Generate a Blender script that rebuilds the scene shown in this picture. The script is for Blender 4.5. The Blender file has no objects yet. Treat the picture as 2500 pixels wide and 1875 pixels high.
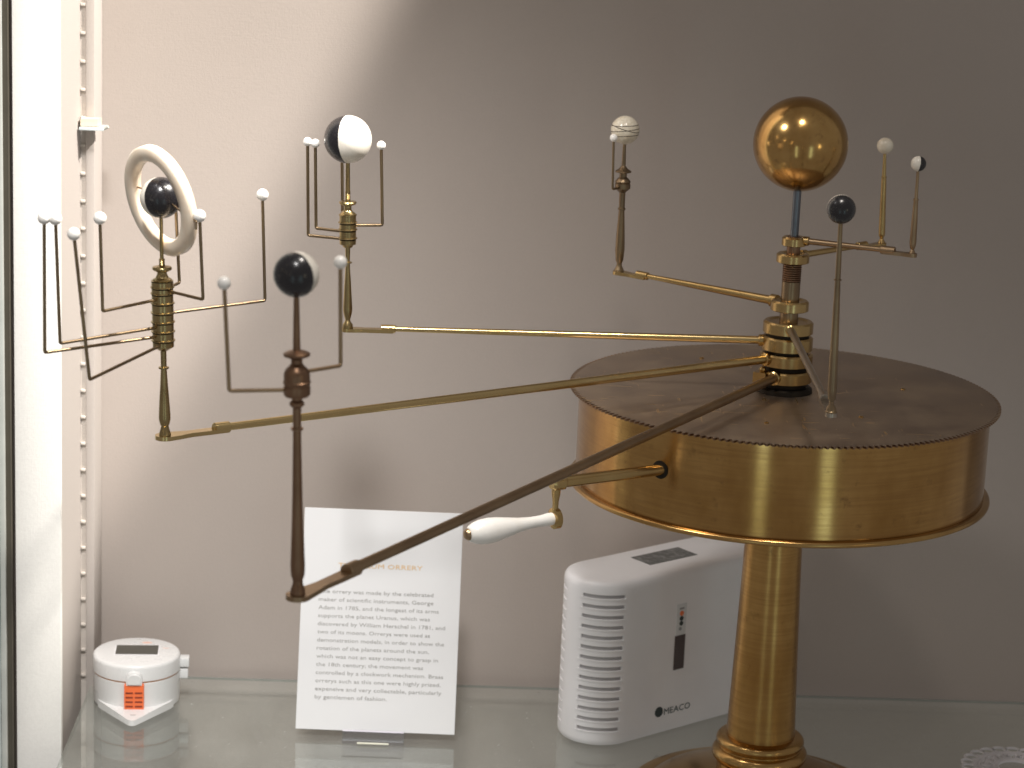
import bpy, bmesh, math, random
from mathutils import Vector, Matrix
random.seed(7)
sc = bpy.context.scene
COL = sc.collection

# ------------------------------------------------------------------ camera
cam = bpy.data.cameras.new("camera")
cam.lens, cam.sensor_width, cam.clip_start, cam.clip_end = 86.4, 36.0, 0.05, 60.0
camo = bpy.data.objects.new("camera", cam)
COL.objects.link(camo)
RX, UX, BX = Vector((.99895, -.0202, .0402)), Vector((-.0343, .2350, .9714)), Vector((-.0291, -.9718, .2341))
camo.matrix_world = Matrix(((RX.x, UX.x, BX.x, -.3052), (RX.y, UX.y, BX.y, -2.1169), (RX.z, UX.z, BX.z, .9061), (0, 0, 0, 1)))
cam.dof.use_dof = True
cam.dof.focus_distance = 2.02
cam.dof.aperture_fstop = 12.5
sc.camera = camo

# ------------------------------------------------------------------ world and exposure
world = bpy.data.worlds.new("World")
sc.world = world
world.use_nodes = True
wb = world.node_tree.nodes["Background"]
wb.inputs[0].default_value = (.93, .86, .82, 1)
wb.inputs[1].default_value = .255
vs = sc.view_settings
vs.view_transform, vs.look, vs.exposure, vs.gamma = 'Standard', 'None', 0.0, 1.0
sc.render.film_transparent = False
sc.cycles.max_bounces = 7
sc.cycles.transparent_max_bounces = 16
sc.cycles.sample_clamp_indirect = 4.0
sc.cycles.use_denoising = True

# ------------------------------------------------------------------ lamps
def aim(o, target):
    o.rotation_euler = (Vector(target) - o.location).to_track_quat('-Z', 'Y').to_euler()
def lamp(name, kind, loc, energy, color, target=None, **kw):
    l = bpy.data.lights.new(name, kind)
    l.energy, l.color = energy, color
    for k_, v_ in kw.items():
        setattr(l, k_, v_)
    o = bpy.data.objects.new(name, l)
    o.location = loc
    COL.objects.link(o)
    if target:
        aim(o, target)
    return o
# spotlight high up on the right, thrown at the left end of the case
lamp("case_spotlight", 'SPOT', (.71, -.31, 2.19), 520, (1, .94, .87), (-.85, .0, .85),
     spot_size=math.radians(34.2), spot_blend=.16, shadow_soft_size=.030)
# added fill spotlight without a known source, thrown low at the card and the shelf
lamp("fill_spotlight", 'SPOT', (-.45, -1.45, 2.40), 215, (1, .975, .955), (-.70, .18, .00),
     spot_size=math.radians(29), spot_blend=1.0, shadow_soft_size=.13)
# spotlight in the top left corner of the case, thrown down across the shelf
lamp("case_corner_spotlight", 'SPOT', (-.62, -.33, 1.18), 18, (1, .97, .94), (-.18, .14, -.10),
     spot_size=math.radians(70), spot_blend=1.0, shadow_soft_size=.08)
# downlight in the top of the case
lamp("case_downlight", 'SPOT', (-.08, -.54, 1.58), 20, (1, .92, .84), (-.33, -.40, .30),
     spot_size=math.radians(82), spot_blend=1.0, shadow_soft_size=.05)
# tall bright doorways and a window of the room, behind the viewer
lamp("room_doorway", 'AREA', (-1.50, -4.95, -.45), 4, (.66, .95, 1.0), (0, 0, .35), shape='RECTANGLE', size=.46, size_y=2.4)
lamp("room_doorway_wide", 'AREA', (1.60, -4.90, -.45), 5.6, (.64, .96, 1.0), (0, 0, .35), shape='RECTANGLE', size=.55, size_y=2.4)
lamp("room_window", 'AREA', (3.10, -3.90, .80), 3, (1, .90, .62), (0, 0, .5), shape='RECTANGLE', size=.35, size_y=.6)
# small ceiling lamps of the room
for lx, ly, lz in ((-3.66, -1.31, 1.71), (-2.95, -2.62, 1.48), (-1.95, -3.48, 1.30), (-2.79, -1.45, 3.14)):
    lamp("ceiling_lamp", 'POINT', (lx, ly, lz), 2.2, (1, .84, .62), shadow_soft_size=.06)

# ------------------------------------------------------------------ node helpers
class NT:
    def __init__(s, name):
        s.m = bpy.data.materials.new(name)
        s.m.use_nodes = True
        s.t = s.m.node_tree
        s.b = s.t.nodes["Principled BSDF"]
        s.out = s.t.nodes["Material Output"]
    def n(s, typ, **kw):
        nd = s.t.nodes.new(typ)
        for k_, v_ in kw.items():
            setattr(nd, k_, v_)
        return nd
    def l(s, a, b):
        s.t.links.new(a, b)
    def obj(s, scale=(1, 1, 1)):
        tc = s.n('ShaderNodeTexCoord')
        mp = s.n('ShaderNodeMapping')
        mp.inputs['Scale'].default_value = scale
        s.l(tc.outputs['Object'], mp.inputs[0])
        return mp.outputs[0]
    def noise(s, vec, scale, detail=4, rough=.55):
        nd = s.n('ShaderNodeTexNoise')
        nd.inputs['Scale'].default_value = scale
        nd.inputs['Detail'].default_value = detail
        nd.inputs['Roughness'].default_value = rough
        if vec is not None:
            s.l(vec, nd.inputs['Vector'])
        return nd.outputs['Fac']
    def ramp(s, fac, stops):
        r = s.n('ShaderNodeValToRGB')
        el = r.color_ramp.elements
        while len(el) < len(stops):
            el.new(.5)
        for e, (p, c) in zip(el, stops):
            e.position = p
            e.color = (c, c, c, 1) if isinstance(c, (int, float)) else (*c, 1)
        s.l(fac, r.inputs[0])
        return r.outputs[0]
    def mix(s, fac, a, b):
        m = s.n('ShaderNodeMix', data_type='RGBA')
        for i, v_ in ((0, fac), (6, a), (7, b)):
            if hasattr(v_, 'links'):
                s.l(v_, m.inputs[i])
            elif isinstance(v_, (int, float)):
                m.inputs[i].default_value = v_ if i == 0 else (v_, v_, v_, 1)
            else:
                m.inputs[i].default_value = (*v_, 1)
        return m.outputs[2]
    def math(s, op, a, b=None):
        m = s.n('ShaderNodeMath', operation=op)
        for i, v_ in ((0, a), (1, b)):
            if v_ is None:
                continue
            if hasattr(v_, 'links'):
                s.l(v_, m.inputs[i])
            else:
                m.inputs[i].default_value = v_
        return m.outputs[0]
    def bump(s, h, strength, dist=.001):
        b = s.n('ShaderNodeBump')
        b.inputs['Strength'].default_value = strength
        b.inputs['Distance'].default_value = dist
        s.l(h, b.inputs['Height'])
        s.l(b.outputs[0], s.b.inputs['Normal'])
    def set(s, **kw):
        for k_, v_ in kw.items():
            i = s.b.inputs[k_.replace('_', ' ')]
            if hasattr(v_, 'links'):
                s.l(v_, i)
            elif isinstance(v_, tuple):
                i.default_value = (*v_, 1)
            else:
                i.default_value = v_
        return s

def brass(name, light, dark, rough, var=.06, scale=26, stretch=(1, 1, 1), spread=(.25, .80)):
    t = NT(name)
    v = t.obj(stretch)
    big = t.noise(v, scale, 4, .5)
    t.set(Base_Color=t.mix(t.ramp(big, [(spread[0], 0.), (spread[1], 1.)]), dark, light), Metallic=1.0,
          Roughness=t.math('ADD', rough, t.math('MULTIPLY', t.math('SUBTRACT', big, .5), -var)))
    return t.m
M = {}
M['brass'] = brass('yellow_brass', (.58, .42, .19), (.42, .28, .115), .25)
M['brass_bright'] = brass('bright_brass', (.68, .52, .26), (.54, .39, .17), .22)
def sun_mat():
    t = NT('polished_ball_brass')
    big = t.noise(t.obj(), 34, 5, .6)
    spots = t.ramp(t.noise(t.obj(), 150, 5, .7), [(.56, 0.), (.72, .55)])
    smear = t.noise(t.obj((1, 1, .5)), 55, 4, .6)
    col = t.mix(t.ramp(big, [(.3, 0.), (.75, 1.)]), (.42, .24, .08), (.60, .39, .15))
    t.set(Base_Color=t.mix(spots, col, (.24, .13, .05)), Metallic=1.0, Roughness=t.math('ADD', .09, t.math('MULTIPLY', smear, .18)))
    t.bump(t.noise(t.obj(), 60, 3, .5), .05, .0006)
    return t.m
M['brass_sun'] = sun_mat()
M['brass_red'] = brass('reddish_brass', (.54, .35, .135), (.38, .22, .08), .24)
M['bronze'] = brass('brown_tarnished_brass', (.31, .195, .12), (.18, .105, .066), .38)
M['bronze_mid'] = brass('half_tarnished_brass', (.42, .30, .18), (.28, .19, .115), .34)
M['rod'] = brass('dull_rod_brass', (.34, .25, .145), (.21, .15, .095), .34)
M['olive'] = brass('olive_brass', (.46, .355, .175), (.29, .205, .095), .26, .08, 45)
M['grey_arm'] = brass('grey_reflection_brass', (.44, .38, .31), (.33, .28, .22), .32)  # grey of the reflected room put into the arm's brass colour
M['steel'] = brass('blued_steel', (.21, .225, .25), (.13, .145, .165), .32)
M['dark_metal'] = brass('blackened_metal', (.05, .042, .034), (.02, .017, .014), .5)

def drum_mat(name='spun_drum_brass', extra=0.):
    t = NT(name)
    tc = t.n('ShaderNodeTexCoord')
    mp = t.n('ShaderNodeMapping')
    mp.inputs['Scale'].default_value = (14, 14, 420)
    t.l(tc.outputs['Object'], mp.inputs[0])
    scr = t.noise(mp.outputs[0], 1.0, 5, .65)
    big = t.noise(t.obj((1, 1, .6)), 16, 4, .6)
    col = t.mix(t.ramp(big, [(.32, 0.), (.70, 1.)]), (.36, .195, .058), (.56, .345, .125))
    col = t.mix(t.ramp(scr, [(.40, 0.), (.70, .55)]), col, (.32, .17, .06))
    spots = t.ramp(t.noise(t.obj(), 70, 5, .7), [(.60, 0.), (.74, .6)])
    col = t.mix(spots, col, (.20, .11, .045))
    smear = t.noise(t.obj((1, 1, .35)), 30, 4, .6)
    t.set(Base_Color=col, Metallic=1.0, Roughness=t.math('ADD', t.math('ADD', .06 + extra, t.math('MULTIPLY', smear, .16)), t.math('MULTIPLY', scr, .10)), Anisotropic=.5, Anisotropic_Rotation=.25)
    tg = t.n('ShaderNodeTangent', direction_type='RADIAL', axis='Z')
    t.l(tg.outputs[0], t.b.inputs['Tangent'])
    t.bump(scr, .03, .0004)
    return t.m
M['drum'] = drum_mat()
M['pillar'] = drum_mat('pillar_brass', .13)

def plate_mat():
    t = NT('scratched_plate_brass')
    big = t.noise(t.obj(), 22, 6, .62)
    col = t.mix(t.ramp(big, [(.35, 0.), (.68, 1.)]), (.315, .24, .185), (.41, .32, .235))
    # sparse short scratches where the tarnish is rubbed through
    sc1 = t.noise(t.obj((30, 240, 1)), 1.0, 2, .5)
    sc2 = t.noise(t.obj((210, 26, 1)), 1.0, 2, .5)
    sm = t.math('MAXIMUM', t.ramp(sc1, [(.675, 0.), (.70, 1.)]), t.ramp(sc2, [(.68, 0.), (.705, 1.)]))
    grp = t.ramp(t.noise(t.obj(), 9, 2, .5), [(.48, 0.), (.60, 1.)])
    sm = t.math('MULTIPLY', sm, grp)
    col = t.mix(sm, col, (.72, .50, .26))
    t.set(Base_Color=col, Metallic=.92, Roughness=t.math('SUBTRACT', t.ramp(big, [(.3, .34), (.7, .46)]), t.math('MULTIPLY', sm, .15)))
    t.bump(t.noise(t.obj(), 160, 3, .5), .08, .0006)
    return t.m
M['plate'] = plate_mat()

def ivory(name='ivory', c1=(.80, .74, .62), c2=(.70, .61, .47)):
    t = NT(name)
    nz = t.noise(t.obj(), 90, 4, .55)
    t.set(Base_Color=t.mix(t.ramp(nz, [(.35, 0.), (.7, 1.)]), c2, c1), Roughness=.24, Coat_Weight=.25, Coat_Roughness=.12,
          Sheen_Weight=0.)
    return t.m
M['ivory'] = ivory()
M['ivory_white'] = ivory('ivory_white', (.90, .88, .84), (.86, .83, .77))
M['ivory_ring'] = ivory('ivory_ring', (.92, .81, .66), (.88, .72, .55))

def two_tone(name, axis, off=0., jag=.06):
    """ball painted black on one half and ivory on the other; axis points to the ivory half"""
    t = NT(name)
    tc = t.n('ShaderNodeTexCoord')
    nrm = t.n('ShaderNodeVectorMath', operation='NORMALIZE')
    t.l(tc.outputs['Object'], nrm.inputs[0])
    d = t.n('ShaderNodeVectorMath', operation='DOT_PRODUCT')
    t.l(nrm.outputs[0], d.inputs[0])
    a = (RX * axis[0] + UX * axis[1] + BX * axis[2]).normalized()
    d.inputs[1].default_value = a
    nz = t.noise(nrm.outputs[0], 3.2, 3, .5)
    v = t.math('ADD', d.outputs['Value'], t.math('MULTIPLY', t.math('SUBTRACT', nz, .5), jag))
    mask = t.ramp(v, [(.5, 0.), (.5, 1.)])
    v2 = t.math('ADD', t.math('MULTIPLY', t.math('SUBTRACT', v, off), 30.), .5)
    mask = t.math('MINIMUM', t.math('MAXIMUM', v2, 0.), 1.)
    sp = t.noise(nrm.outputs[0], 9, 3, .6)
    blk = t.mix(t.ramp(sp, [(.66, 0.), (.74, 1.)]), (.010, .009, .011), (.045, .042, .042))
    t.set(Base_Color=t.mix(mask, blk, (.80, .75, .66)), Roughness=t.ramp(sp, [(.3, .20), (.75, .36)]), Coat_Weight=.3, Coat_Roughness=.18)
    return t.m

def earth_mat():
    t = NT('ivory_lined_globe')
    tc = t.n('ShaderNodeTexCoord')
    nrm = t.n('ShaderNodeVectorMath', operation='NORMALIZE')
    t.l(tc.outputs['Object'], nrm.inputs[0])
    nz = t.noise(nrm.outputs[0], 5, 4, .6)
    col = t.mix(t.ramp(nz, [(.3, 0.), (.7, 1.)]), (.62, .54, .40), (.78, .72, .60))
    for ax, off in (((-.10, .97, .20), .02), ((.28, .93, .26), .13), ((-.02, .97, .22), .36), ((-.05, .97, .22), -.34)):
        d = t.n('ShaderNodeVectorMath', operation='DOT_PRODUCT')
        t.l(nrm.outputs[0], d.inputs[0])
        d.inputs[1].default_value = (RX * ax[0] + UX * ax[1] + BX * ax[2]).normalized()
        w = t.math('ABSOLUTE', t.math('SUBTRACT', d.outputs['Value'], off))
        col = t.mix(t.math('LESS_THAN', w, .028), col, (.10, .08, .06))
    t.set(Base_Color=col, Roughness=.22, Coat_Weight=.3, Coat_Roughness=.12)
    return t.m

def wall_mat(name, col, col2, weave=.25):
    t = NT(name)
    v = t.obj()
    blot = t.noise(v, 2.3, 5, .6)
    w1 = t.noise(t.obj((1, 1, .05)), 1500, 2, .5)
    w2 = t.noise(t.obj((.05, .05, 1)), 1500, 2, .5)
    grain = t.noise(v, 420, 4, .7)
    h = t.math('ADD', t.math('ADD', t.math('MULTIPLY', w1, .5), t.math('MULTIPLY', w2, .5)), grain)
    c = t.mix(t.ramp(blot, [(.3, 0.), (.7, 1.)]), col2, col)
    c = t.mix(t.ramp(grain, [(.3, .10), (.7, 0.)]), c, (.30, .27, .25))
    t.set(Base_Color=c, Roughness=.85)
    t.bump(h, weave, .0006)
    return t.m
M['wall'] = wall_mat('lining_fabric', (.44, .388, .352), (.425, .372, .334))
M['wall_side'] = wall_mat('side_lining', (.47, .43, .40), (.45, .41, .375))
M['wall_left'] = wall_mat('painted_side', (.88, .87, .83), (.86, .85, .81), .2)

def plain(name, col, rough=.4, metallic=0., nsc=40, var=.06, coat=0., bump=.0):
    t = NT(name)
    nz = t.noise(t.obj(), nsc, 4, .6)
    d = tuple(max(0, c * (1 - var * 2)) for c in col)
    t.set(Base_Color=t.mix(t.ramp(nz, [(.3, 0.), (.7, 1.)]), d, col), Roughness=t.math('ADD', rough - .04, t.math('MULTIPLY', nz, .08)), Metallic=metallic, Coat_Weight=coat)
    if bump:
        t.bump(t.noise(t.obj(), 1400, 2, .5), bump, .0004)
    return t.m
M['white_plastic'] = plain('white_plastic', (.85, .845, .86), .38, 0, 30, .015, 0, .15)
M['white_gloss'] = plain('white_gloss_plastic', (.74, .745, .74), .28, 0, 30, .01)
M['slot'] = plain('vent_shadow_plastic', (.42, .41, .42), .6)
M['orange'] = plain('orange_plastic', (.86, .17, .045), .38, 0, 60, .03)
M['orange_dark'] = plain('orange_dark_slit', (.22, .028, .01), .6)
M['orange_seal'] = plain('orange_seal', (.55, .22, .06), .5)
M['lcd'] = plain('grey_screen', (.085, .082, .068), .45, 0, 25, .05)
M['sticker'] = None
M['card'] = plain('white_card', (.77, .775, .785), .45, 0, 12, .006)
M['ink'] = plain('grey_ink', (.38, .375, .36), .7)
M['ink_gold'] = plain('gold_ink', (.80, .54, .27), .7)
M['dark_print'] = plain('dark_print', (.03, .045, .045), .5)
M['teal_print'] = plain('teal_print', (.045, .085, .085), .5)
M['brown_window'] = plain('brown_window', (.075, .05, .045), .22)
M['led_orange'] = plain('orange_dot', (.85, .20, .06), .35)
M['grey_print'] = plain('grey_print', (.33, .34, .35), .6)
M['pale_strip'] = plain('pale_strip', (.72, .74, .75), .35)
M['gasket'] = plain('dark_gasket', (.055, .048, .034), .5)
M['frame_metal'] = plain('pale_frame_metal', (.60, .62, .58), .35, .3)
M['strip'] = plain('painted_strip', (.66, .61, .55), .45)
M['strip_dark'] = plain('strip_groove', (.60, .55, .50), .6)
M['tan'] = plain('tan_clip', (.66, .57, .43), .5)

def sticker_mat():
    t = NT('printed_sticker')
    v = t.obj((150, 90, 1))
    nz = t.noise(v, 1.6, 3, .6)
    t.set(Base_Color=t.mix(t.ramp(nz, [(.45, 0.), (.62, 1.)]), (.10, .105, .105), (.23, .235, .23)), Roughness=.4)
    return t.m
M['sticker'] = sticker_mat()

def clear(name, tint, f0=.04, rough=.0, haze=0.):
    """thin clear sheet: straight-through transmission plus a Fresnel-weighted mirror"""
    t = NT(name)
    geo = t.n('ShaderNodeNewGeometry')
    d = t.n('ShaderNodeVectorMath', operation='DOT_PRODUCT')
    t.l(geo.outputs['Incoming'], d.inputs[0])
    t.l(geo.outputs['Normal'], d.inputs[1])
    c = t.math('ABSOLUTE', d.outputs['Value'])
    f = t.math('ADD', f0, t.math('MULTIPLY', 1 - f0, t.math('POWER', t.math('SUBTRACT', 1., c), 5.)))
    tr = t.n('ShaderNodeBsdfTransparent')
    tr.inputs[0].default_value = (*tint, 1)
    gl = t.n('ShaderNodeBsdfGlossy')
    gl.inputs['Roughness'].default_value = rough
    gl.inputs['Color'].default_value = (.95, 1, .97, 1)
    mx = t.n('ShaderNodeMixShader')
    t.l(f, mx.inputs[0])
    t.l(tr.outputs[0], mx.inputs[1])
    t.l(gl.outputs[0], mx.inputs[2])
    out = mx.outputs[0]
    if haze:  # pale diffuse haze with specks, put in to brighten the glass
        df = t.n('ShaderNodeBsdfDiffuse')
        df.inputs[0].default_value = (.7, .72, .68, 1)
        m2 = t.n('ShaderNodeMixShader')
        sp = t.ramp(t.noise(t.obj(), 260, 2, .5), [(.66, 0.), (.74, 1.)])
        fl = t.noise(t.obj(), 14, 4, .6)
        t.l(t.math('ADD', t.math('MULTIPLY', fl, haze), t.math('MULTIPLY', sp, haze * 1.5)), m2.inputs[0])
        t.l(out, m2.inputs[1])
        t.l(df.outputs[0], m2.inputs[2])
        out = m2.outputs[0]
    t.l(out, t.out.inputs[0])
    return t.m
M['glass'] = clear('shelf_glass', (.975, .985, .975), .045, .0, .16)
M['glass_edge'] = plain('green_glass_edge', (.25, .265, .245), .2)
M['acrylic'] = clear('clear_acrylic', (.95, .95, .97), .05)
M['acrylic_edge'] = plain('acrylic_edge', (.62, .60, .68), .2)

# ------------------------------------------------------------------ mesh helpers
def finish(bm, name, mats, parent=None, loc=(0, 0, 0), sharp=32, smooth=True):
    bmesh.ops.recalc_face_normals(bm, faces=bm.faces)
    for e in bm.edges:
        if len(e.link_faces) == 2 and e.calc_face_angle(0) > math.radians(sharp):
            e.smooth = False
    for f in bm.faces:
        f.smooth = smooth
    me = bpy.data.meshes.new(name)
    bm.to_mesh(me)
    bm.free()
    for m in (mats if isinstance(mats, (list, tuple)) else [mats]):
        me.materials.append(M[m] if isinstance(m, str) else m)
    o = bpy.data.objects.new(name, me)
    o.location = loc
    COL.objects.link(o)
    o.parent = parent
    return o
def thing(name, label, cat, loc=(0, 0, 0), rot=(0, 0, 0), group=None):
    o = bpy.data.objects.new(name, None)
    o.empty_display_size = .05
    o.location, o.rotation_euler = loc, rot
    COL.objects.link(o)
    return tag(o, label, cat, group)
def tag(o, label, cat=None, group=None):
    o['label'] = label
    if cat:
        o['category'] = cat
    if group:
        o['group'] = group
    return o
def structure(o):
    o['kind'] = 'structure'
    return o
def frame_of(axis):
    a = Vector(axis).normalized()
    h = Vector((0, 0, 1)) if abs(a.z) < .9 else Vector((1, 0, 0))
    x = h.cross(a).normalized()
    return x, a.cross(x), a
def lathe(bm, prof, base, axis=(0, 0, 1), seg=40, cap=True, dark=()):
    """prof: list of (distance along axis, radius); dark: profile steps that take the second material"""
    x, y, a = frame_of(axis)
    base = Vector(base)
    rings = []
    for h, r in prof:
        c = base + a * h
        rings.append([bm.verts.new(c + (x * math.cos(2 * math.pi * i / seg) + y * math.sin(2 * math.pi * i / seg)) * max(r, 1e-5)) for i in range(seg)])
    for k, (p, q) in enumerate(zip(rings, rings[1:])):
        for i in range(seg):
            f = bm.faces.new((p[i], p[(i + 1) % seg], q[(i + 1) % seg], q[i]))
            f.material_index = 1 if k in dark else 0
    if cap:
        bm.faces.new(rings[0][::-1])
        bm.faces.new(rings[-1])
def tube(bm, pts, r, seg=14, r_end=None):
    """round bar through a list of points, mitred at the bends"""
    pts = [Vector(p) for p in pts]
    n = len(pts)
    x = None
    rings = []
    for i, p in enumerate(pts):
        d0 = (pts[i] - pts[i - 1]).normalized() if i else None
        d1 = (pts[i + 1] - pts[i]).normalized() if i < n - 1 else None
        t = (d0 + d1).normalized() if d0 and d1 else (d0 or d1)
        if x is None:
            x, y, _ = frame_of(t)
        else:
            x = (x - t * x.dot(t)).normalized()
            y = t.cross(x)
        rr = r if r_end is None else r + (r_end - r) * i / (n - 1)
        ring = []
        for k in range(seg):
            v = (x * math.cos(2 * math.pi * k / seg) + y * math.sin(2 * math.pi * k / seg)) * rr
            ring.append(bm.verts.new(p + v))
        rings.append(ring)
    for p, q in zip(rings, rings[1:]):
        for i in range(seg):
            bm.faces.new((p[i], p[(i + 1) % seg], q[(i + 1) % seg], q[i]))
    bm.faces.new(rings[0][::-1])
    bm.faces.new(rings[-1])
def bend(a, b, c, rad=.003, n=5):
    """points of a path a-b-c with the corner at b rounded"""
    a, b, c = Vector(a), Vector(b), Vector(c)
    p, q = b + (a - b).normalized() * rad, b + (c - b).normalized() * rad
    return [a] + [p * (1 - t) ** 2 + b * 2 * t * (1 - t) + q * t * t for t in [i / n for i in range(n + 1)]] + [c]
def ball_bm(r, u=48, v=28):
    bm = bmesh.new()
    bmesh.ops.create_uvsphere(bm, u_segments=u, v_segments=v, radius=r)
    return bm
def prism(bm, pts, z0, z1, bev=0.):
    """extrude a flat outline (x, y) from z0 to z1"""
    lo = [bm.verts.new((p[0], p[1], z0)) for p in pts]
    hi = [bm.verts.new((p[0], p[1], z1)) for p in pts]
    n = len(pts)
    for i in range(n):
        bm.faces.new((lo[i], lo[(i + 1) % n], hi[(i + 1) % n], hi[i]))
    bm.faces.new(lo[::-1])
    top = bm.faces.new(hi)
    if bev:
        eds = [e for e in bm.edges if abs(e.calc_face_angle(0)) > .5]
        bmesh.ops.bevel(bm, geom=eds, offset=bev, segments=2, affect='EDGES', profile=.6)
def box(bm, lo, hi, bev=0., seg=2):
    r = bmesh.ops.create_cube(bm, size=1)
    for v in r['verts']:
        v.co = Vector([lo[i] + (v.co[i] + .5) * (hi[i] - lo[i]) for i in range(3)])
    if bev:
        es = list({e for v in r['verts'] for e in v.link_edges})
        bmesh.ops.bevel(bm, geom=es, offset=bev, segments=seg, affect='EDGES', profile=.6)
def text_mesh(name, s, mat, parent, x0, x1, y, h, local, align_h=None):
    """flat lettering fitted between x0 and x1 on a local plane; h is the letter height"""
    cu = bpy.data.curves.new(name, 'FONT')
    cu.body, cu.size = s, 1.0
    cu.resolution_u = 2
    o = bpy.data.objects.new(name + '_tmp', cu)
    COL.objects.link(o)
    dg = bpy.context.evaluated_depsgraph_get()
    me = bpy.data.meshes.new_from_object(o.evaluated_get(dg))
    COL.objects.unlink(o)
    bpy.data.objects.remove(o)
    xs = [v.co.x for v in me.vertices]
    k = (x1 - x0) / (max(xs) - min(xs))
    mn = min(xs)
    for v in me.vertices:
        px, py = x0 + (v.co.x - mn) * k, y + v.co.y * h / .70
        v.co = local(px, py)
    me.materials.clear()
    me.materials.append(M[mat])
    m = bpy.data.objects.new(name, me)
    COL.objects.link(m)
    m.parent = parent
    return m

# ================================================================== the setting
WALL_Y, LEFT_X = .316, -.656
bm = bmesh.new()
box(bm, (-.80, WALL_Y, -.60), (.95, WALL_Y + .02, 1.70))
structure(finish(bm, 'back_wall', 'wall'))
lw = bmesh.new()
box(lw, (-.6900, .1085, -.60), (-.6622, .3155, 1.70))                 # side lining
box(lw, (-.6568, .2625, -.60), (-.6485, WALL_Y - .0005, 1.70), .0008)  # corner post
lw = structure(finish(lw, 'side_wall', 'wall_side'))
bm = bmesh.new()
box(bm, (-.6985, .0990, -.60), (-.6562, .1080, 1.70), .0010)
finish(bm, 'front_panel', 'wall_left', lw)

# slotted shelf upright sunk between the lining and the corner post
up = thing('slotted_shelf_upright', 'narrow slotted metal upright set in the bright corner of the case', 'shelf upright', (-.6595, .2640, 0))
bm = bmesh.new()
box(bm, (-.0026, .0006, -.58), (.0026, .0060, 1.68))
finish(bm, 'channel', 'strip_dark', up)
rung = None
for i in range(30):
    if rung is None:
        bm = bmesh.new()
        box(bm, (-.0024, -.0024, -.0014), (.0024, .0005, .0014), .0007)
        rung = finish(bm, 'rung', 'strip', up)
        rung.location.z = .012
    else:
        r = rung.copy()
        COL.objects.link(r)
        r.location.z = .012 + .0272 * i
# support clip in the upright
cl = thing('shelf_support_clip', 'small tan clip with a pale glass tab high on the slotted upright', 'clip', (-.6600, .2560, .577))
bm = bmesh.new()
box(bm, (.000, -.016, -.0030), (.0235, .010, -.0004), .0006)
finish(bm, 'glass_tab', plain('pale_glass_tab', (.60, .68, .70), .15), cl)
bm = bmesh.new()
prism(bm, [(.0005, -.010), (.017, -.009), (.019, .004), (.0005, .006)], .0002, .0072, .001)
finish(bm, 'clip_block', 'tan', cl)
bm = bmesh.new()
tube(bm, [(.0225, -.012, -.0016), (.0275, -.013, .0012)], .0017, 10)
finish(bm, 'tab_tip', 'frame_metal', cl)

# edge of the case door at the far left
df = thing('case_door_edge', 'dark sealed metal edge of the case door at the far left', 'door frame', (-.7035, .0980, 0))
bm = bmesh.new()
box(bm, (-.0022, -.006, -.58), (.0024, .008, 1.68))
finish(bm, 'dark_seal', 'gasket', df)
bm = bmesh.new()
box(bm, (-.0075, -.010, -.58), (-.0024, .006, 1.68), .0008)
finish(bm, 'metal_strip', 'frame_metal', df)
bm = bmesh.new()
box(bm, (-.0105, -.012, -.58), (-.0077, .003, 1.68))
finish(bm, 'glass_edge', plain('door_glass_edge', (.42, .47, .45), .25), df)
bm = bmesh.new()
box(bm, (-.450, -.014, -.58), (-.0107, .000, 1.68))
finish(bm, 'outer_strip', 'frame_metal', df)

# glass shelf
gs = thing('glass_shelf', 'greenish clear glass shelf carrying the orrery, card and white devices', 'shelf', (0, 0, 0))
bm = bmesh.new()
box(bm, (LEFT_X + .0035, -.42, -.008), (.93, .2985, 0))
finish(bm, 'glass_pane', 'glass', gs)
bm = bmesh.new()
box(bm, (LEFT_X + .0035, .2986, -.0026), (.93, .2996, -.0002))
finish(bm, 'polished_edge', 'glass_edge', gs)

# ================================================================== orrery
ORR = thing('orrery', 'large brass drum orrery with seven planet arms, gold sun ball and crank handle', 'orrery')

# foot, collar, pillar
bm = bmesh.new()
lathe(bm, [(0, .119), (.004, .1215), (.010, .1215), (.0135, .119), (.0150, .113), (.0152, .106), (.0175, .103), (.0215, .098), (.0265, .086),
           (.0305, .070), (.0335, .056), (.0355, .0445), (.0362, .038)], (0, 0, 0), seg=96)
finish(bm, 'foot', 'brass_red', ORR, sharp=28)
bm = bmesh.new()
prof = [(.0363, .0385), (.0480, .0385), (.0495, .0405)]
for i in range(13):
    a = -1.2 + 2.5 * i / 12
    prof.append((.0560 + .0068 * math.sin(a), .0370 + .0068 * math.cos(a)))
prof += [(.0632, .0388)]
for i in range(11):
    a = -1.0 + 2.4 * i / 10
    prof.append((.0682 + .0052 * math.sin(a), .0352 + .0052 * math.cos(a)))
prof += [(.0738, .0325), (.0742, .0300)]
lathe(bm, prof, (0, 0, 0), seg=72)
finish(bm, 'collar', 'brass_red', ORR, sharp=40)
bm = bmesh.new()
lathe(bm, [(.0735, .0314), (.10, .0306), (.16, .0286), (.22, .0268), (.28, .0254), (.300, .0252), (.306, .034), (.3145, .036)], (0, 0, 0), seg=72)
finish(bm, 'pillar', 'pillar', ORR)

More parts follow.
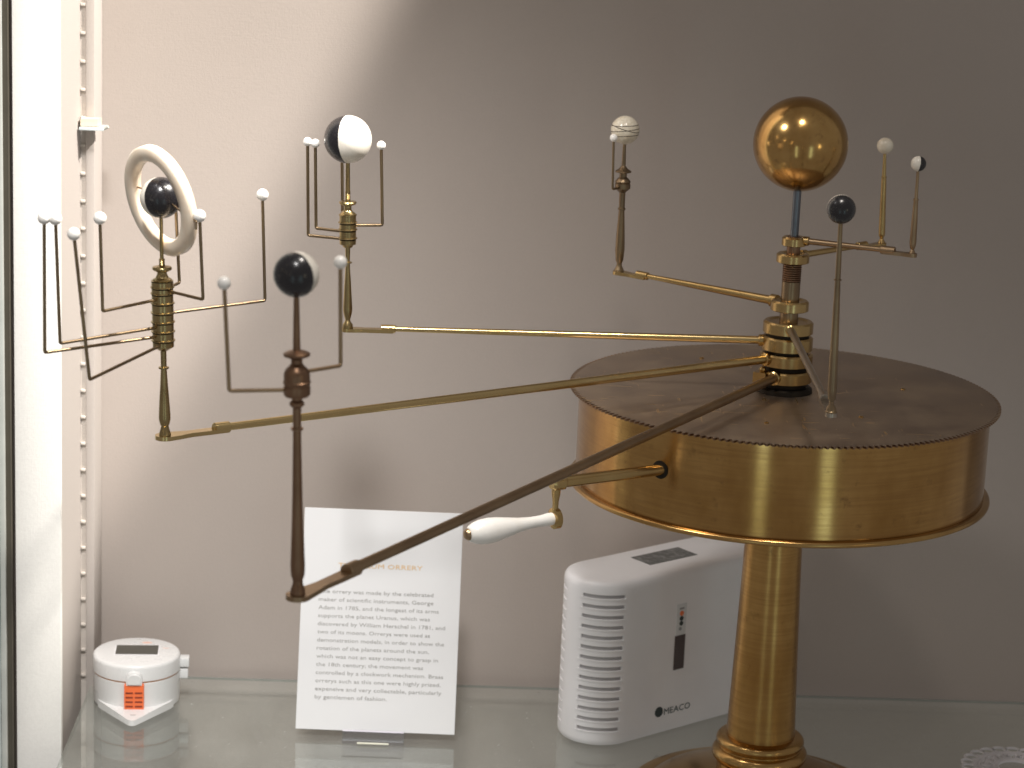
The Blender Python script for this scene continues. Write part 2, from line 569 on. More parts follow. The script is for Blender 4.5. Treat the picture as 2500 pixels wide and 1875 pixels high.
# drum
DT = .3986
bm = bmesh.new()
lathe(bm, [(.3155, .1805), (.3158, .1818), (DT - .0028, .1818), (DT - .0026, .1810)], (0, 0, 0), seg=160)
drum = finish(bm, 'drum', 'drum', ORR, sharp=50)
bm = bmesh.new()
lathe(bm, [(.3105, .150), (.3105, .1860), (.3112, .1872), (.3125, .1876), (.3140, .1874), (.3152, .1862), (.3156, .1822), (.3156, .150)], (0, 0, 0), seg=160)
finish(bm, 'flange', 'brass_red', drum, sharp=40)
bm = bmesh.new()
NT_ = 216
pts = []
for i in range(NT_ * 4):
    a = 2 * math.pi * i / (NT_ * 4)
    rr = .1905 if i % 4 in (0, 1) else .1868
    pts.append((rr * math.cos(a), rr * math.sin(a)))
lo = [bm.verts.new((x, y, DT - .0024)) for x, y in pts]
hi = [bm.verts.new((x, y, DT - .0005)) for x, y in pts]
inn = [bm.verts.new((x * .981, y * .981, DT)) for x, y in [(.1895 * math.cos(2 * math.pi * i / (NT_ * 4)), .1895 * math.sin(2 * math.pi * i / (NT_ * 4))) for i in range(NT_ * 4)]]
n = len(pts)
for i in range(n):
    j = (i + 1) % n
    f = bm.faces.new((lo[i], lo[j], hi[j], hi[i]))
    f.material_index = 1
    bm.faces.new((hi[i], hi[j], inn[j], inn[i]))
bm.faces.new(inn)
bm.faces.new(lo[::-1])
finish(bm, 'toothed_plate', ['plate', 'bronze'], drum, sharp=40)
for x, y in ((-.062, .118), (.055, -.088), (.110, .02), (-.03, -.12)):
    bm = bmesh.new()
    lathe(bm, [(DT + .0001, .0022), (DT + .0009, .0020), (DT + .0013, .0012)], (x, y, 0), seg=14)
    finish(bm, 'plate_screw', 'brass_red', drum)

# crank
hole = Vector((-.1193, -.1380, .360))
elb = Vector((-.2074, -.1874, .360))
sd = (elb - hole).normalized()
bm = bmesh.new()
nrm = Vector((hole.x, hole.y, 0)).normalized()
hw = nrm * .1816 + Vector((0, 0, .360))
lathe(bm, [(0, .0078), (.0007, .0078), (.0009, .0070)], hw, nrm, 24)
finish(bm, 'shaft_hole', 'dark_metal', drum)
bm = bmesh.new()
lathe(bm, [(-.03, .0046), ((elb - hole).length - .004, .0050)], hole, sd, 24)
lathe(bm, [(-.0075, .0052), (-.006, .0066), (.0035, .0066), (.0055, .0050)], elb, sd, 24)
lathe(bm, [(.002, .0042), (-.010, .0036), (-.016, .0026), (-.026, .0024)], elb - sd * 0 + sd * .0005, (0, 0, 1), 20)
crank = finish(bm, 'crank', 'brass', ORR)
hb = elb + Vector((0, 0, -.0305))
bm = bmesh.new()
lathe(bm, [(-.0030, .0075), (-.0022, .0088), (.0022, .0088), (.0030, .0075)], hb, sd, 28)
finish(bm, 'handle_boss', 'brass', crank)
hs = hb + sd * .0031
hd = (Vector((-.2770, -.2290, .3265)) - hs).normalized()
bm = bmesh.new()
lathe(bm, [(0, .0052), (.004, .0054), (.008, .0049), (.014, .0046), (.022, .0049), (.032, .0060), (.043, .0080), (.053, .0098), (.061, .0105),
           (.068, .0102), (.074, .0088), (.078, .0068), (.080, .0046)], hs, hd, 40)
finish(bm, 'handle', 'ivory_white', crank, sharp=60)
bm = bmesh.new()
lathe(bm, [(0, .0050), (.0010, .0048), (.0026, .0036), (.0032, .0014)], hs + hd * .0801, hd, 20)
finish(bm, 'handle_cap', 'bronze_mid', crank)

# central spindle
bm = bmesh.new()
lathe(bm, [(DT + .0002, .0252), (DT + .0035, .0246), (DT + .0050, .0225)], (0, 0, 0), seg=48)
lathe(bm, [(DT + .004, .0190), (.4575, .0190)], (0, 0, 0), seg=40)
spindle = finish(bm, 'spindle', 'dark_metal', ORR)
bm = bmesh.new()
lathe(bm, [(.4576, .0082), (.4978, .0082)], (0, 0, 0), seg=36)
finish(bm, 'spindle_tube', 'rod', spindle)
bm = bmesh.new()
prof = []
for i in range(8):
    z = .4980 + i * .00195
    prof += [(z, .0079), (z + .0006, .0084), (z + .0013, .0084), (z + .0018, .0076)]
lathe(bm, prof, (0, 0, 0), seg=36)
finish(bm, 'spindle_thread', 'bronze', spindle, sharp=25)
bm = bmesh.new()
lathe(bm, [(.5137, .0060), (.5380, .0060)], (0, 0, 0), seg=28)
finish(bm, 'upper_tube', 'bronze', spindle)
bm = bmesh.new()
lathe(bm, [(.5378, .0036), (.582, .0036)], (0, 0, 0), seg=24)
finish(bm, 'sun_rod', 'steel', spindle)
o = finish(ball_bm(.0412, 64, 40), 'sun_ball', 'brass_sun', ORR, (0, 0, .6192))
tag(o, 'polished golden brass sun ball at the top')

# ---- planet arms
def hub_prof(z, h, r):
    b = .0009
    return [(z - h / 2, r - .003), (z - h / 2, r - b), (z - h / 2 + b * .6, r), (z + h / 2 - b * 1.6, r), (z + h / 2, r - b * 1.8), (z + h / 2, r - .0045), (z + h / 2 - .001, r - .0065)]
P = {}
P['mercury'] = dict(base=(.0960, -.0449, .5337), ball=(.0953, -.0449, .6122), yb=621, yk=399.6, pxm=2840, r=.0066, hub=(.0107, .0080), br=.020, w=(.0042, .0032), tube=(.0028, .0022), mat='bronze_mid', post='bronze_mid', two=(-.98, .12, .12),
    prof=[(620, 8.1), (615, 7), (608.5, 4), (604.7, 6.6), (594.6, 8.4), (534, 7.3), (490.8, 5.6), (487.8, 6.8), (485, 6.8), (484, 4.3), (415, 3.3)])
P['venus'] = dict(base=(.0926, .0866, .5189), ball=(.0892, .0866, .6087), yb=595, yk=356, pxm=2674, r=.0075, hub=(.0145, .0082), br=.028, w=(.0045, .0035), tube=(.0030, .0022), mat='brass', post='brass', two=None,
    prof=[(594, 9.8), (592, 9.6), (588, 7.6), (583, 4.6), (578, 5.6), (575, 7.6), (569, 8.1), (440, 6.3), (434, 5.6), (432.5, 7), (430.5, 7), (429.5, 5), (370, 3.6)])
P['earth'] = dict(base=(-.1430, .1261, .4764), ball=(-.1439, .1261, .6089), yb=664, yk=317.5, pxm=2626, r=.0132, hub=(.0169, .0092), br=.026, w=(.0058, .0040), tube=(.0040, .0022), mat='brass', post='rod', two='earth',
    prof=[(663, 12.3), (661, 12.3), (656, 10.8), (649.6, 7.2), (642, 6.1), (635, 9.4), (609.8, 11.6), (573.6, 10.5), (537, 8.3), (515.7, 7.2), (511.5, 7.2), (510.3, 9.4), (506.7, 9.4), (505.6, 7.2), (468.7, 7.6), (463, 13.7), (458.6, 18.8), (447, 18.8),
          (445.5, 17.2), (443.4, 19), (439.8, 18), (434, 12.7), (430.7, 9), (421.7, 9), (419.5, 19), (418, 19.9), (416, 19.2), (411, 10.8), (403.6, 5), (345, 3.8)])
P['mars'] = dict(base=(-.0081, -.3136, .4571), ball=(-.0116, -.3136, .6141), yb=1010, yk=511, pxm=3215, r=.0109, hub=(.0222, .0106), br=.045, w=(.0046, .0040), tube=(.0034, .0028), mat='grey_arm', post='rod', two=(0., .33, -.94),
    prof=[(1008, 15.2), (1003, 14.4), (1002, 13.2), (994.7, 12.2), (985.9, 6.3), (979.5, 5.6), (973, 9.6), (949, 11.9), (848, 10), (746.6, 8.4), (683, 6.8), (682, 9.6), (679.7, 9.6), (678.7, 6.8), (645, 6.8), (540, 5.1)])
P['jupiter'] = dict(base=(-.3881, -.0084, .4428), ball=(-.3920, -.0084, .6098), yb=803, yk=340, pxm=2784, r=.0207, hub=(.0227, .0122), br=.034, w=(.0056, .0042), tube=(.0036, .0023), mat='brass_bright', post='olive', two=(.94, -.03, .34),
    prof=[(801, 13), (797, 12.9), (792, 12.6), (785, 7.7), (780, 6), (774.5, 7.7), (764, 10.4), (753.5, 11.5), (732.6, 10.5), (687, 8), (652, 5.6), (641.6, 5.2), (640, 10.5), (637.5, 10.5), (636, 5.2), (603, 6.3), (601.4, 11.2), (596, 14), (593.7, 19.9),
          (580.5, 20.3), (580, 23), (578, 23), (577.5, 20.3), (559.5, 20.3), (559, 23), (557, 23), (556.5, 20.3), (542, 20.3), (541.5, 23), (539.5, 23), (539, 20.3), (524, 20.3), (523.5, 21.9), (521, 21.9), (520, 19.8), (517.5, 17.5), (514, 12), (509.5, 9), (500, 9), (497, 19), (492.5, 21.7), (489.5, 20), (488.5, 6.3),
          (486, 6.6), (484, 5.6), (482, 6.6), (480, 5.6), (478, 6.6), (476, 5.6), (474, 6.6), (472, 5.6), (470, 6.6), (466, 6.3), (464, 5.6), (385, 4.9)])
P['saturn'] = dict(base=(-.5092, -.3384, .4285), ball=(-.5136, -.3384, .6083), yb=1065, yk=482.6, pxm=3271, r=.0152, hub=(.0235, .0110), br=.046, w=(.0074, .0045), tube=(.0040, .0030), mat='brass_bright', post='olive', two=(-.74, .03, -.67),
    prof=[(1062, 14.6), (1061, 14.5), (1055.5, 13.9), (1047, 11), (1039.6, 9.3), (1034, 11.6), (1026, 13.7), (1019, 14.5), (1005, 13.9), (967, 11.6), (938, 9.5), (909, 7.8), (899, 7.5), (896.5, 12.7), (893, 12.7), (891, 7.2), (854, 7.2), (851.5, 11.6), (845.7, 21.7), (842.8, 25.5), (828.5, 26), (828, 28.9), (825.5, 28.9), (825, 26), (806.5, 26), (806, 28.9), (803.5, 28.9), (803, 26),
          (783.5, 26), (783, 28.9), (780.5, 28.9), (780, 26), (760.5, 26), (760, 28.9), (757.5, 28.9), (757, 26), (737.5, 26), (737, 28.6), (734.5, 28.6), (734, 26), (714, 26), (713.5, 28.6), (711.5, 28.6), (711, 26), (699, 26), (698.5, 28.6), (696.5, 28.6), (696, 26.2), (686.6, 26.6), (680.8, 23), (675, 16), (666, 12), (660.5, 11.6), (658, 19.5), (654.5, 23.4), (651, 23.7), (648, 22), (646, 13), (645, 7.2),
          (643, 7.4), (641, 6.2), (639, 7.4), (637, 6.2), (635, 7.4), (633, 6.2), (631, 7.4), (629, 6.6), (628, 4.7), (525, 4.3)])
P['uranus'] = dict(base=(-.3896, -.6546, .4134), ball=(-.3945, -.6546, .6174), yb=1454, yk=670, pxm=3912, r=.0140, hub=(.0238, .0108), br=.060, w=(.0076, .0048), tube=(.0042, .0036), mat='bronze_mid', post='bronze', two=(.60, .27, -.75),
    prof=[(1452, 18.8), (1449, 18.7), (1436.7, 17.5), (1427.7, 13.9), (1420, 12), (1412.6, 13), (1403.6, 16.3), (1390, 17.6), (1376.5, 18), (1301, 15), (1211, 12.6), (1120.5, 11), (1045, 10), (1043, 15), (1038, 15), (1037, 10), (989.7, 10.4), (986, 14.6), (983, 17.6), (980, 18.5), (976, 17.2), (973, 14.6), (970.8, 12.4), (965, 13), (962, 27.7), (958, 31.4), (955.5, 32.5),
          (937.6, 32.5), (936.5, 30.6), (934.5, 30.6), (930, 33), (926, 33.8), (924.6, 31.9), (908, 31.6), (901.8, 30), (895, 26), (888.8, 18.9), (882, 13.7), (872.5, 13.7), (868.5, 21), (864.5, 31), (861, 32.6), (858, 32), (853, 22.8), (849.7, 9.8), (846, 9.1), (787.9, 8.1), (715, 6.5)])
MOONS = {
 'saturn': [(.5051, (-.5872, -.4056), (-.5872, .6022)), (.5122, (-.5763, -.4056), (-.5793, .6019)), (.4989, (-.5480, -.4566), (-.5587, .6009)), (.5333, (-.5484, -.3901), (-.5504, .6007)),
            (.5400, (-.4790, -.3688), (-.4821, .6012)), (.5393, (-.5029, -.3071), (-.5062, .5981)), (.5218, (-.4409, -.2781), (-.4442, .6032))],
 'jupiter': [(.5225, (-.4251, .0038), (-.4273, .6047)), (.5290, (-.4184, .0044), (-.4206, .6034)), (.5348, (-.3605, -.0014), (-.3634, .6046)), (.5405, (-.3965, .0230), (-.3985, .6020))],
 'uranus': [(.5456, (-.4333, -.6632), (-.4372, .6122)), (.5562, (-.3674, -.6314), (-.3691, .6214))],
 'earth': [(.5560, (-.1537, .1122), (-.1550, .6032))]}
MOON_R = {'saturn': (.0046, .00120), 'jupiter': (.0039, .00140), 'uranus': (.0042, .00128), 'earth': (.0037, .00110)}
ARM_LABEL = {
 'mercury': 'topmost short brass arm ending in the small half white, half black ball',
 'venus': 'second brass arm, reaching back to the small plain white ball',
 'earth': 'tapered brass arm carrying the lined ivory globe and its tiny moon',
 'mars': 'grey arm pointing at the viewer, carrying the black ball on a tall post',
 'jupiter': 'level bright brass arm carrying the half black, half white ball and four moons',
 'saturn': 'long bright brass arm carrying the ringed black ball and seven moons',
 'uranus': 'longest brown arm, carrying the foremost black ball and two moons'}
for nm, p in P.items():
    b = Vector(p['base'])
    hz = b.z
    d = Vector((b.x, b.y, 0))
    L = d.length
    d.normalize()
    side = Vector((-d.y, d.x, 0))
    hr, hh = p['hub']
    # arm bar: starts inside the hub ring, ends in a sleeve on the flat bracket
    r0, r1 = p['tube']
    zb = hz + .0012
    bm = bmesh.new()
    e = L - p['br']
    lathe(bm, [(hr * .82, r0), (e * .5, (r0 * .55 + r1 * .45)), (e, r1)], (0, 0, zb), d, 24)
    arm = finish(bm, 'arm', p['mat'], ORR)
    tag(arm, ARM_LABEL[nm])
    bm = bmesh.new()
    lathe(bm, hub_prof(hz, hh, hr), (0, 0, 0), seg=64)
    lathe(bm, [(hr * .80, r0 * 1.45), (hr + .0025, r0 * 1.45), (hr + .0032, r0 * 1.2)], (0, 0, zb), d, 24)
    if nm == 'uranus':
        q = d * .021 - side * .0125
        s0 = [q - d * .006 - side * .006, q + d * .0075 - side * .006, q + d * .0075 + side * .006, q - d * .006 + side * .006]
        prism(bm, [(v.x, v.y) for v in s0], hz - .0045, hz + .0050)
        bmesh.ops.create_uvsphere(bm, u_segments=16, v_segments=10, radius=.0029, matrix=Matrix.Translation(q + Vector((0, 0, hz + .0066))))
    finish(bm, 'hub_ring', 'brass', arm, sharp=25)
    bm = bmesh.new()
    lathe(bm, [(e - .008, r1 + .0009), (e - .0075, r1 + .0014), (e + .0045, r1 + .0014), (e + .005, r1 + .0006)], (0, 0, zb), d, 24)
    finish(bm, 'sleeve', p['mat'], arm)
    # flat bracket with a rounded end
    bm = bmesh.new()
    w0, w1 = p['w']
    out = []
    for s in (-1, 1):
        seq = [(e - .006, w1), (e + .010, w1), (e + (p['br']) * .55, w1 * .92), (L - w0 * 1.3, w0 * .86)]
        pl = [d * a + side * (s * w) for a, w in seq]
        out.append(pl)
    tip = [d * (L + w0 * math.sin(a)) + side * (w0 * math.cos(a)) for a in [math.pi * i / 12 for i in range(13)]]
    outl = out[0] + tip[::-1] + out[1][::-1]
    prism(bm, [(v.x, v.y) for v in outl], hz - .0022, hz + .0010, .0004)
    finish(bm, 'bracket', p['mat'], arm)
    # turned post
    K = Vector(p['ball'])
    ax = (K - b)
    ln = ax.length
    kk = ln / (p['yb'] - p['yk'])
    pf, dark = [], []
    raw = p['prof']
    for i_, (y, r) in enumerate(raw):
        if r in (28.9, 28.6, 23) and raw[i_ - 1][1] != r:                   # raised line: a rounded bead over a dark joint
            g = raw[i_ - 1][1]
            pf += [(y + 3.4, g), (y + 3.2, g * .93), (y + 1.2, g * .93), (y + 1.0, g), (y + .2, r), (y - 1.2, r + .5), (y - 2.6, r)]
            dark += [len(pf) - 7, len(pf) - 6, len(pf) - 5]
        elif r in (28.9, 28.6, 23) or (raw[i_ - 1][1] in (28.9, 28.6, 23)) or (i_ + 1 < len(raw) and raw[i_ + 1][1] in (28.9, 28.6, 23)):
            if r not in (28.9, 28.6, 23) and raw[i_ - 1][1] in (28.9, 28.6, 23):
                pf.append((y - .6, r))
        else:
            pf.append((y, r))
    prof = [(max((p['yb'] - y) * kk, .0011), r / p['pxm']) for y, r in pf]
    bm = bmesh.new()
    lathe(bm, prof, b, ax, 36, True, dark)
    finish(bm, 'post', [p['post'], 'dark_metal'], arm, sharp=34)
    # planet ball
    if p['two'] == 'earth':
        m = earth_mat()
    elif p['two'] is None:
        m = M['ivory']
    else:
        m = two_tone(nm + '_paint', p['two'], 0., .10 if nm in ('mercury', 'uranus') else .05)
    o = finish(ball_bm(p['r'], 48, 32), 'planet_ball', m, arm, K)
    # moons
    if nm in MOONS:
        mr, rr = MOON_R[nm]
        for hm, (ex, ey), (bx_, bz) in MOONS[nm]:
            hub = b + ax * ((hm - b.z) / ax.z)
            E_ = Vector((ex, ey, hm))
            B_ = Vector((bx_, ey, bz))
            start = hub + (E_ - hub).normalized() * (.0060 if nm == 'earth' else .0070)
            bm = bmesh.new()
            tube(bm, bend(start, E_, B_, .0018, 4), rr, 12)
            finish(bm, 'moon_rod', 'rod' if nm != 'uranus' else 'bronze_mid', arm, sharp=50)
            finish(ball_bm(mr, 28, 18), 'moon', 'ivory_white', arm, B_)
    if nm == 'saturn':
        nv = (RX * (-.914 * .82) + UX * (-.407 * .82) + BX * .572).normalized()
        R0, R1, T = .0418, .0302, .0046
        prof = []
        import itertools
        c = .0018
        sec = [(-T, R1 + c), (-T + c, R1), (T - c, R1), (T, R1 + c), (T, R0 - c), (T - c, R0), (-T + c, R0), (-T, R0 - c)]
        x, y, a = frame_of(nv)
        bm = bmesh.new()
        N = 96
        rings = []
        for i in range(N):
            t_ = 2 * math.pi * i / N
            rad = x * math.cos(t_) + y * math.sin(t_)
            rings.append([bm.verts.new(rad * r_ + a * h_) for h_, r_ in sec])
        for i in range(N):
            p0, p1 = rings[i], rings[(i + 1) % N]
            for k_ in range(len(sec)):
                bm.faces.new((p0[k_], p0[(k_ + 1) % 8], p1[(k_ + 1) % 8], p1[k_]))
        KR = K + UX * -.0022
        finish(bm, 'planet_ring', 'ivory_ring', arm, KR, sharp=80)
        hx = (RX - nv * RX.dot(nv)).normalized()
        for s in (-1, 1):
            bm = bmesh.new()
            tube(bm, [K + hx * (s * .0145), KR + hx * (s * .0312)], .0007, 8)
            if s == 1:
                tube(bm, bend(KR + hx * .0405, KR + hx * .0450, KR + hx * .0450 - Vector((0, 0, .006)), .001), .0007, 8)
            finish(bm, 'ring_pin', 'bronze_mid', arm)

# ================================================================== information card and its stand
CW, CH, LEAN = .1556, .2165, math.radians(15.0)
card = thing('information_card', 'white printed information card standing behind the longest orrery arm', 'card', (-.3575, .1420, .0075), (-LEAN, 0, math.radians(-1.5)))
bm = bmesh.new()
box(bm, (-CW / 2, 0, 0), (CW / 2, .0016, CH), .0003, 1)
finish(bm, 'card_sheet', 'card', card)
def onc(x, y):
    return (x * CW - CW / 2, -.0003, CH - y * CH)
lines = [("The orrery was made by the celebrated", .832), ("maker of scientific instruments, George", .834), ("Adam in 1785, and the longest of its arms", .870), ("supports the planet Uranus, which was", .816),
         ("discovered by William Herschel in 1781, and", .914), ("two of its moons. Orrerys were used as", .821), ("demonstration models, in order to show the", .912), ("rotation of the planets around the sun,", .818),
         ("which was not an easy concept to grasp in", .877), ("the 18th century; the movement was", .786), ("controlled by a clockwork mechanism. Brass", .914), ("orrerys such as this one were highly prized,", .900), ("expensive and very collectable, particularly", .908), ("by gentlemen of fashion.", .566)]
hgt = .0172
for i, (s, xr) in enumerate(lines):
    yy = .374 + .0367 * i
    text_mesh('text_line', s, 'ink', card, .112, xr, 0, hgt, lambda a, c_, yy=yy: onc(a, yy + hgt * .5 - c_))
text_mesh('title_line', "THE DRUM ORRERY", 'ink_gold', card, .226, .757, 0, .0205, lambda a, c_: onc(a, .2545 + .0102 - c_))

st = thing('card_stand', 'small clear acrylic stand gripping the bottom of the information card', 'stand', (-.3585, .1420, 0), (0, 0, math.radians(-1.5)))
bm = bmesh.new()
box(bm, (-.030, -.016, .0003), (.030, .060, .0033), .0004, 1)
finish(bm, 'base_plate', 'acrylic', st)
bm = bmesh.new()
box(bm, (-.030, -.0158, .0034), (.030, -.0128, .0130), .0004, 1)
finish(bm, 'front_lip', 'acrylic', st)
bm = bmesh.new()
box(bm, (-.0298, -.0160, .0131), (.0298, -.0126, .0138), .0003, 1)
finish(bm, 'lip_edge', 'acrylic_edge', st)
bm = bmesh.new()
box(bm, (-.0155, -.0176, .0010), (.0155, -.0161, .0026), .0003, 1)
finish(bm, 'polished_foot', plain('polished_acrylic', (.85, .84, .70), .15), st)
bm = bmesh.new()
bmesh.ops.create_cube(bm, size=1)
for v in bm.verts:
    v.co = Vector((v.co.x * .060, v.co.y * .003 + .0045 + (v.co.z + .5) * .075 * math.tan(LEAN), .0034 + (v.co.z + .5) * .075))
finish(bm, 'back_rest', 'acrylic', st)

# ================================================================== dehumidifier
DD, DN = Vector((.788, .616, 0)).normalized(), Vector((.616, -.788, 0)).normalized()
R_, LEN, HGT = .040, .150, .170
dc = DN * -.2233
dh = thing('dehumidifier', 'white plastic dehumidifier with vented rounded end behind the brass pillar', 'dehumidifier', (dc.x, dc.y, 0), (0, 0, math.atan2(DD.y, DD.x)))
# local axes: x along the front, -y is the front side, outline is a stadium
def outline(off=0., na=32):
    r = R_ - off
    pts = []
    for i in range(na + 1):                              # left end, from back round to front
        a = math.pi / 2 + math.pi * i / na
        pts.append((r * math.cos(a), r * math.sin(a)))
    for i in range(1, 12):
        pts.append((LEN * i / 12, -r))
    for i in range(na + 1):
        a = -math.pi / 2 + math.pi * i / na
        pts.append((LEN + r * math.cos(a), r * math.sin(a)))
    for i in range(1, 12):
        pts.append((LEN - LEN * i / 12, r))
    return pts
NA = 32
slots = [.0188 + .01048 * i for i in range(14)]
SH = .0019
zs = [.0008, .004]
offs = {.0008: .0050, .004: .0010}
zl = [(.0006, .0060), (.0022, .0022), (.0050, .0004), (.008, 0.)]
for s in slots:
    zl += [(s - SH, 0.), (s + SH, 0.)]
zl += [(.1620, 0.), (.1655, .0006), (.1680, .0022), (.1693, .0045), (.1700, .0085)]
bm = bmesh.new()
rings = [[bm.verts.new((x, y, z)) for x, y in outline(o)] for z, o in zl]
n = len(rings[0])
bm.verts.ensure_lookup_table()
open_faces = []
def in_slot(i):
    """columns of the rounded ends that carry vents"""
    t = (i + .5) / NA
    if i < NA:                                            # left end; t 0 = back, 1 = front
        return .08 < t < .42 or .58 < t < .94
    j = i - NA - 12
    if 0 <= j < NA:
        t = (j + .5) / NA
        return .08 < t < .42 or .58 < t < .92
    return False
for k, (p, q) in enumerate(zip(rings, rings[1:])):
    mid = (zl[k][0] + zl[k + 1][0]) / 2
    is_slot = any(abs(mid - s) < .0005 for s in slots)
    for i in range(n):
        f = bm.faces.new((p[i], p[(i + 1) % n], q[(i + 1) % n], q[i]))
        if is_slot and in_slot(i):
            open_faces.append(f)
bm.faces.new(rings[0][::-1])
bm.faces.new(rings[-1])
bmesh.ops.recalc_face_normals(bm, faces=bm.faces)
ex = bmesh.ops.extrude_face_region(bm, geom=open_faces)
for v in [g for g in ex['geom'] if isinstance(g, bmesh.types.BMVert)]:
    c = Vector((0, 0)) if v.co.x < LEN / 2 else Vector((LEN, 0))
    w = (Vector((v.co.x, v.co.y)) - c) * .966
    v.co.x, v.co.y = c.x + w.x, c.y + w.y
bmesh.ops.delete(bm, geom=[f for f in open_faces if f.is_valid], context='FACES_ONLY')
hs_ = finish(bm, 'housing', 'white_plastic', dh, sharp=30)
# dark slot floors and projecting louvres on the visible end
def arc_strip(a0, a1, r0, r1, z0, z1, nn=14):
    bm = bmesh.new()
    g = []
    for i in range(nn + 1):
        a = a0 + (a1 - a0) * i / nn
        ca, sa = math.cos(a), math.sin(a)
        g.append([bm.verts.new((r * ca, r * sa, z)) for r, z in ((r0, z0), (r1, z0), (r1, z1), (r0, z1))])
    for p, q in zip(g, g[1:]):
        for k in range(4):
            bm.faces.new((p[k], p[(k + 1) % 4], q[(k + 1) % 4], q[k]))
    bm.faces.new(g[0])
    bm.faces.new(g[-1][::-1])
    return bm
A0, A1 = math.radians(90 + 180 * .585), math.radians(90 + 180 * .935)
first = {}
for kind, args, mat, dz in (('vent_slot', (A0, A1, R_ * .955, R_ * .972, -SH + .0001, SH - .0001), 'slot', 0.), ('louvre', (A0 - .03, A1 + .04, R_ - .0006, R_ + .0006, -SH - .0013, -SH - .0001), 'white_plastic', 0.)):
    for i, s in enumerate(slots):
        if kind not in first:
            first[kind] = finish(arc_strip(*args), kind, mat, dh, (0, 0, s))
        else:
            o = first[kind].copy()
            COL.objects.link(o)
            o.location.z = s
# front panel details (x along the front, y = -R_ face)
FY = -R_
def flat(name, mat, pts, parent=dh, depth=.0005):
    bm = bmesh.new()
    lo = [bm.verts.new((x, FY + .0002, z)) for x, z in pts]
    hi = [bm.verts.new((x, FY - depth, z)) for x, z in pts]
    m_ = len(pts)
    for i in range(m_):
        bm.faces.new((lo[i], lo[(i + 1) % m_], hi[(i + 1) % m_], hi[i]))
    bm.faces.new(hi)
    return finish(bm, name, mat, parent, smooth=False)
def disc_pts(x, z, r, m_=20):
    return [(x + r * math.cos(2 * math.pi * i / m_), z + r * math.sin(2 * math.pi * i / m_)) for i in range(m_)]
sx = .0005
strip = flat('label_strip', 'pale_strip', [(.0615, .0655), (.0745, .0655), (.0745, .1345), (.0615, .1345)], dh, .0003)
flat('indicator_dot', 'led_orange', disc_pts(.0680, .1245, .0026), dh, .0007)
flat('indicator_dot', 'dark_print', disc_pts(.0680, .1192, .0025), dh, .0007)
flat('indicator_dot', 'dark_print', disc_pts(.0680, .1141, .0024), dh, .0007)
flat('panel_mark', 'grey_print', [(.0650, .1285), (.0710, .1285), (.0710, .1306), (.0650, .1306)], dh, .0005)
flat('panel_mark', 'grey_print', disc_pts(.0670, .1086, .0019), dh, .0005)
flat('status_window', 'brown_window', [(.0608, .0664), (.0742, .0664), (.0742, .1018), (.0608, .1018)], dh, .0009)
flat('logo_disc', 'dark_print', disc_pts(.0446, .0256, .0053, 28), dh, .0004)
text_mesh('logo_letters', "MEACO", 'teal_print', dh, .0514, .0868, 0, .0066, lambda a, c_: (a, FY - .0005, .0212 + c_))
bm = bmesh.new()
prism(bm, [(.048, -.0125), (.112, -.0125), (.112, .0165), (.048, .0165)], HGT + .0001, HGT + .0004)
finish(bm, 'rating_sticker', 'sticker', dh, smooth=False)

# ================================================================== round data logger
LG = thing('data_logger', 'round white data logger with grey screen and orange vent in the left corner', 'data logger', (-.6010, .2295, 0), (0, 0, math.radians(4)))
LR = .0438
bm = bmesh.new()
lathe(bm, [(.0012, .0415), (.0022, .0425), (.006, .0430), (.0325, .0432), (.0330, .0424)], (0, 0, 0), seg=80)
finish(bm, 'body', 'white_gloss', LG)
bm = bmesh.new()
lathe(bm, [(.0331, .0426), (.0344, .0426)], (0, 0, 0), seg=80)
finish(bm, 'seal_line', 'orange_seal', LG)
bm = bmesh.new()
lathe(bm, [(.0345, .0425), (.0348, .0437), (.0475, .0437), (.0494, .0432), (.0506, .0421), (.0511, .0404)], (0, 0, 0), seg=80)
lid = finish(bm, 'lid', 'white_gloss', LG, sharp=40)
ear = bmesh.new()
prism(ear, [(-.0370, -.0225), (-.0335, -.0290), (-.0045, -.0722), (-.0015, -.0742), (.0025, -.0735), (.0350, -.0275), (.0380, -.0205), (0, .0)], .0004, .0062, .0018)
for v in ear.verts:                                        # skirt slopes down towards its corner
    if v.co.z > .003:
        v.co.z += .0035 * (1 - min(1, abs(v.co.y) / .073))
ear = finish(ear, 'corner_foot', 'white_gloss', LG, sharp=45)
bm = bmesh.new()
lathe(bm, [(.0058, .0034), (.0069, .0032)], (0.0, -.0600, 0), seg=20)
finish(bm, 'screw_plug', plain('grey_plug', (.58, .58, .57), .4), ear)
# screen
bm = bmesh.new()
prism(bm, [(-.0222, -.0112), (.0226, -.0112), (.0226, .0178), (-.0222, .0178)], .0512, .0516)
finish(bm, 'screen_border', 'white_plastic', lid, smooth=False)
bm = bmesh.new()
prism(bm, [(-.0208, -.0098), (.0212, -.0098), (.0212, .0165), (-.0208, .0165)], .0515, .0519)
finish(bm, 'screen', 'lcd', lid, smooth=False)
for x, y, rx, ry, m_ in ((.0090, .0262, .0052, .0020, 'led_orange'), (-.0030, .0268, .0022, .0008, 'grey_print'), (-.0120, .0266, .0022, .0008, 'grey_print'), (.0285, .0100, .0034, .0006, 'led_orange')):
    bm = bmesh.new()
    prism(bm, [(x + rx * math.cos(t * math.pi / 10), y + ry * math.sin(t * math.pi / 10)) for t in range(20)], .0511, .0513)
    pm = finish(bm, 'printed_mark', plain('pale_orange_print', (.80, .52, .42), .5) if m_ == 'led_orange' else plain('pale_grey_print', (.62, .62, .62), .5), lid, smooth=False)
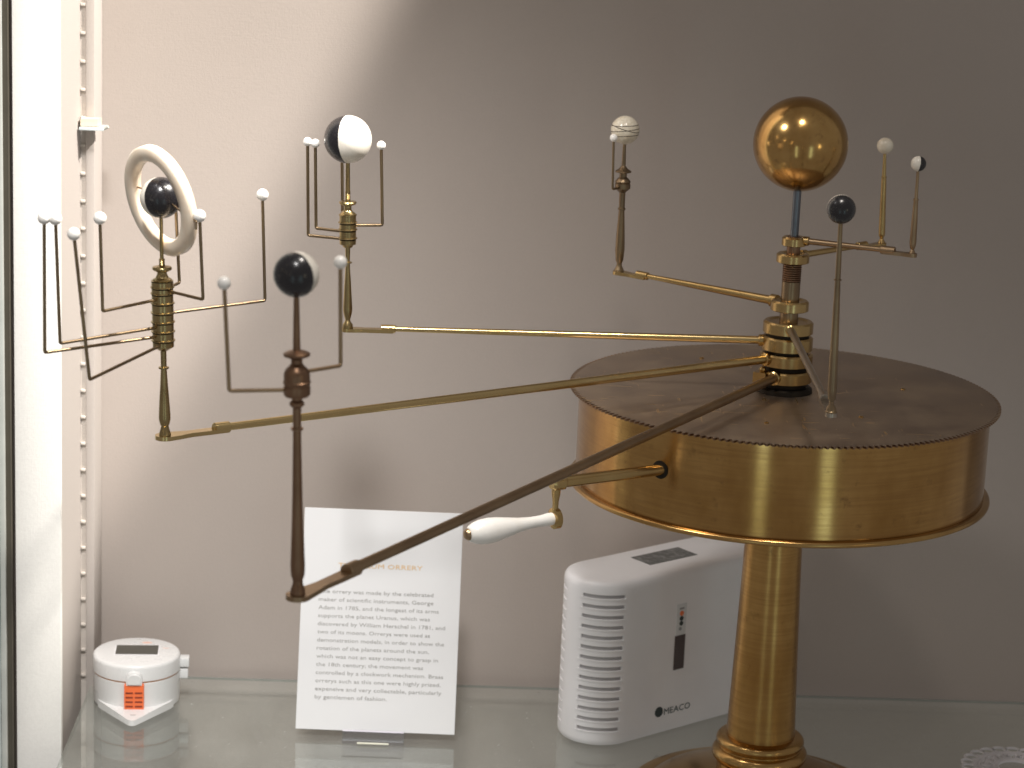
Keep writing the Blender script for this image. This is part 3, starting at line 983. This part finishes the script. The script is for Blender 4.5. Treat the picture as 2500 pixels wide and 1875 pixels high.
# latch above the orange vent
bm = bmesh.new()
lt = [(-.0082, .0325), (.0082, .0325), (.0082, .0395), (.0070, .0435), (.0042, .0458), (0, .0464), (-.0042, .0458), (-.0070, .0435), (-.0082, .0395)]
lo = [bm.verts.new((x, -.0425, z)) for x, z in lt]
hi = [bm.verts.new((x * .92, -.0492, .0325 + (z - .0325) * .92)) for x, z in lt]
for i in range(len(lt)):
    bm.faces.new((lo[i], lo[(i + 1) % len(lt)], hi[(i + 1) % len(lt)], hi[i]))
bm.faces.new(hi)
bmesh.ops.bevel(bm, geom=[e for e in bm.edges if all(v in hi for v in e.verts)], offset=.0014, segments=3, affect='EDGES')
finish(bm, 'latch', 'white_gloss', lid, sharp=50)
bm = bmesh.new()
box(bm, (-.0098, -.0474, .0052), (.0098, -.0415, .0330), .0012)
ov = finish(bm, 'orange_vent', 'orange', LG)
slit = None
for cx in (-.0046, .0046):
    for k in range(4):
        if slit is None:
            bm = bmesh.new()
            box(bm, (-.0036, -.0478, -.0007), (.0036, -.0470, .0007))
            slit = finish(bm, 'vent_slit', 'orange_dark', ov, (cx, 0, .0105), smooth=False)
        else:
            o = slit.copy()
            COL.objects.link(o)
            o.location = (cx, 0, .0105 + .0047 * k)
bm = bmesh.new()
box(bm, (.0420, -.0040, .0360), (.0525, .0090, .0452), .0012)
box(bm, (.0415, -.0035, .0240), (.0515, .0085, .0340), .0012)
finish(bm, 'hinge', 'white_gloss', LG)

# ================================================================== pale lacy patch at the right, shaped from thin white rings
lm = thing('lacy_patch', 'pale lacy round patch on the shelf at the lower right edge', 'mat', (.268, .113, .0004))
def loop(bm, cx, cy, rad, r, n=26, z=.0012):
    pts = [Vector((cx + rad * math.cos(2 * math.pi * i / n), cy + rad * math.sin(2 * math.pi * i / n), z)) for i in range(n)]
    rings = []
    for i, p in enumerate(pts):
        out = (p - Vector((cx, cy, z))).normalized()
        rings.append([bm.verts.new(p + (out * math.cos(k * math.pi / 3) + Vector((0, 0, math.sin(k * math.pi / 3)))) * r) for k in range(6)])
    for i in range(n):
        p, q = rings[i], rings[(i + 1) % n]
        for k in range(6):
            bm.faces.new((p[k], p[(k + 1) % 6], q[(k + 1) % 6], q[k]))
M['ring_white'] = plain('white_patch_rings', (.80, .79, .82), .8)
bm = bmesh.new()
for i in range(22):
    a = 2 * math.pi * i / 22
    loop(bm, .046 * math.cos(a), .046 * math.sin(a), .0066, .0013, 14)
finish(bm, 'scalloped_edge', 'ring_white', lm)
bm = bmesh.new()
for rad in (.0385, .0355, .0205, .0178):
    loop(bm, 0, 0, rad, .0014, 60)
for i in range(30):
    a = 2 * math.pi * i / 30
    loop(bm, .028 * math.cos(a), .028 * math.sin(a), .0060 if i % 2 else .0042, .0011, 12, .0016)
finish(bm, 'inner_rings', 'ring_white', lm)
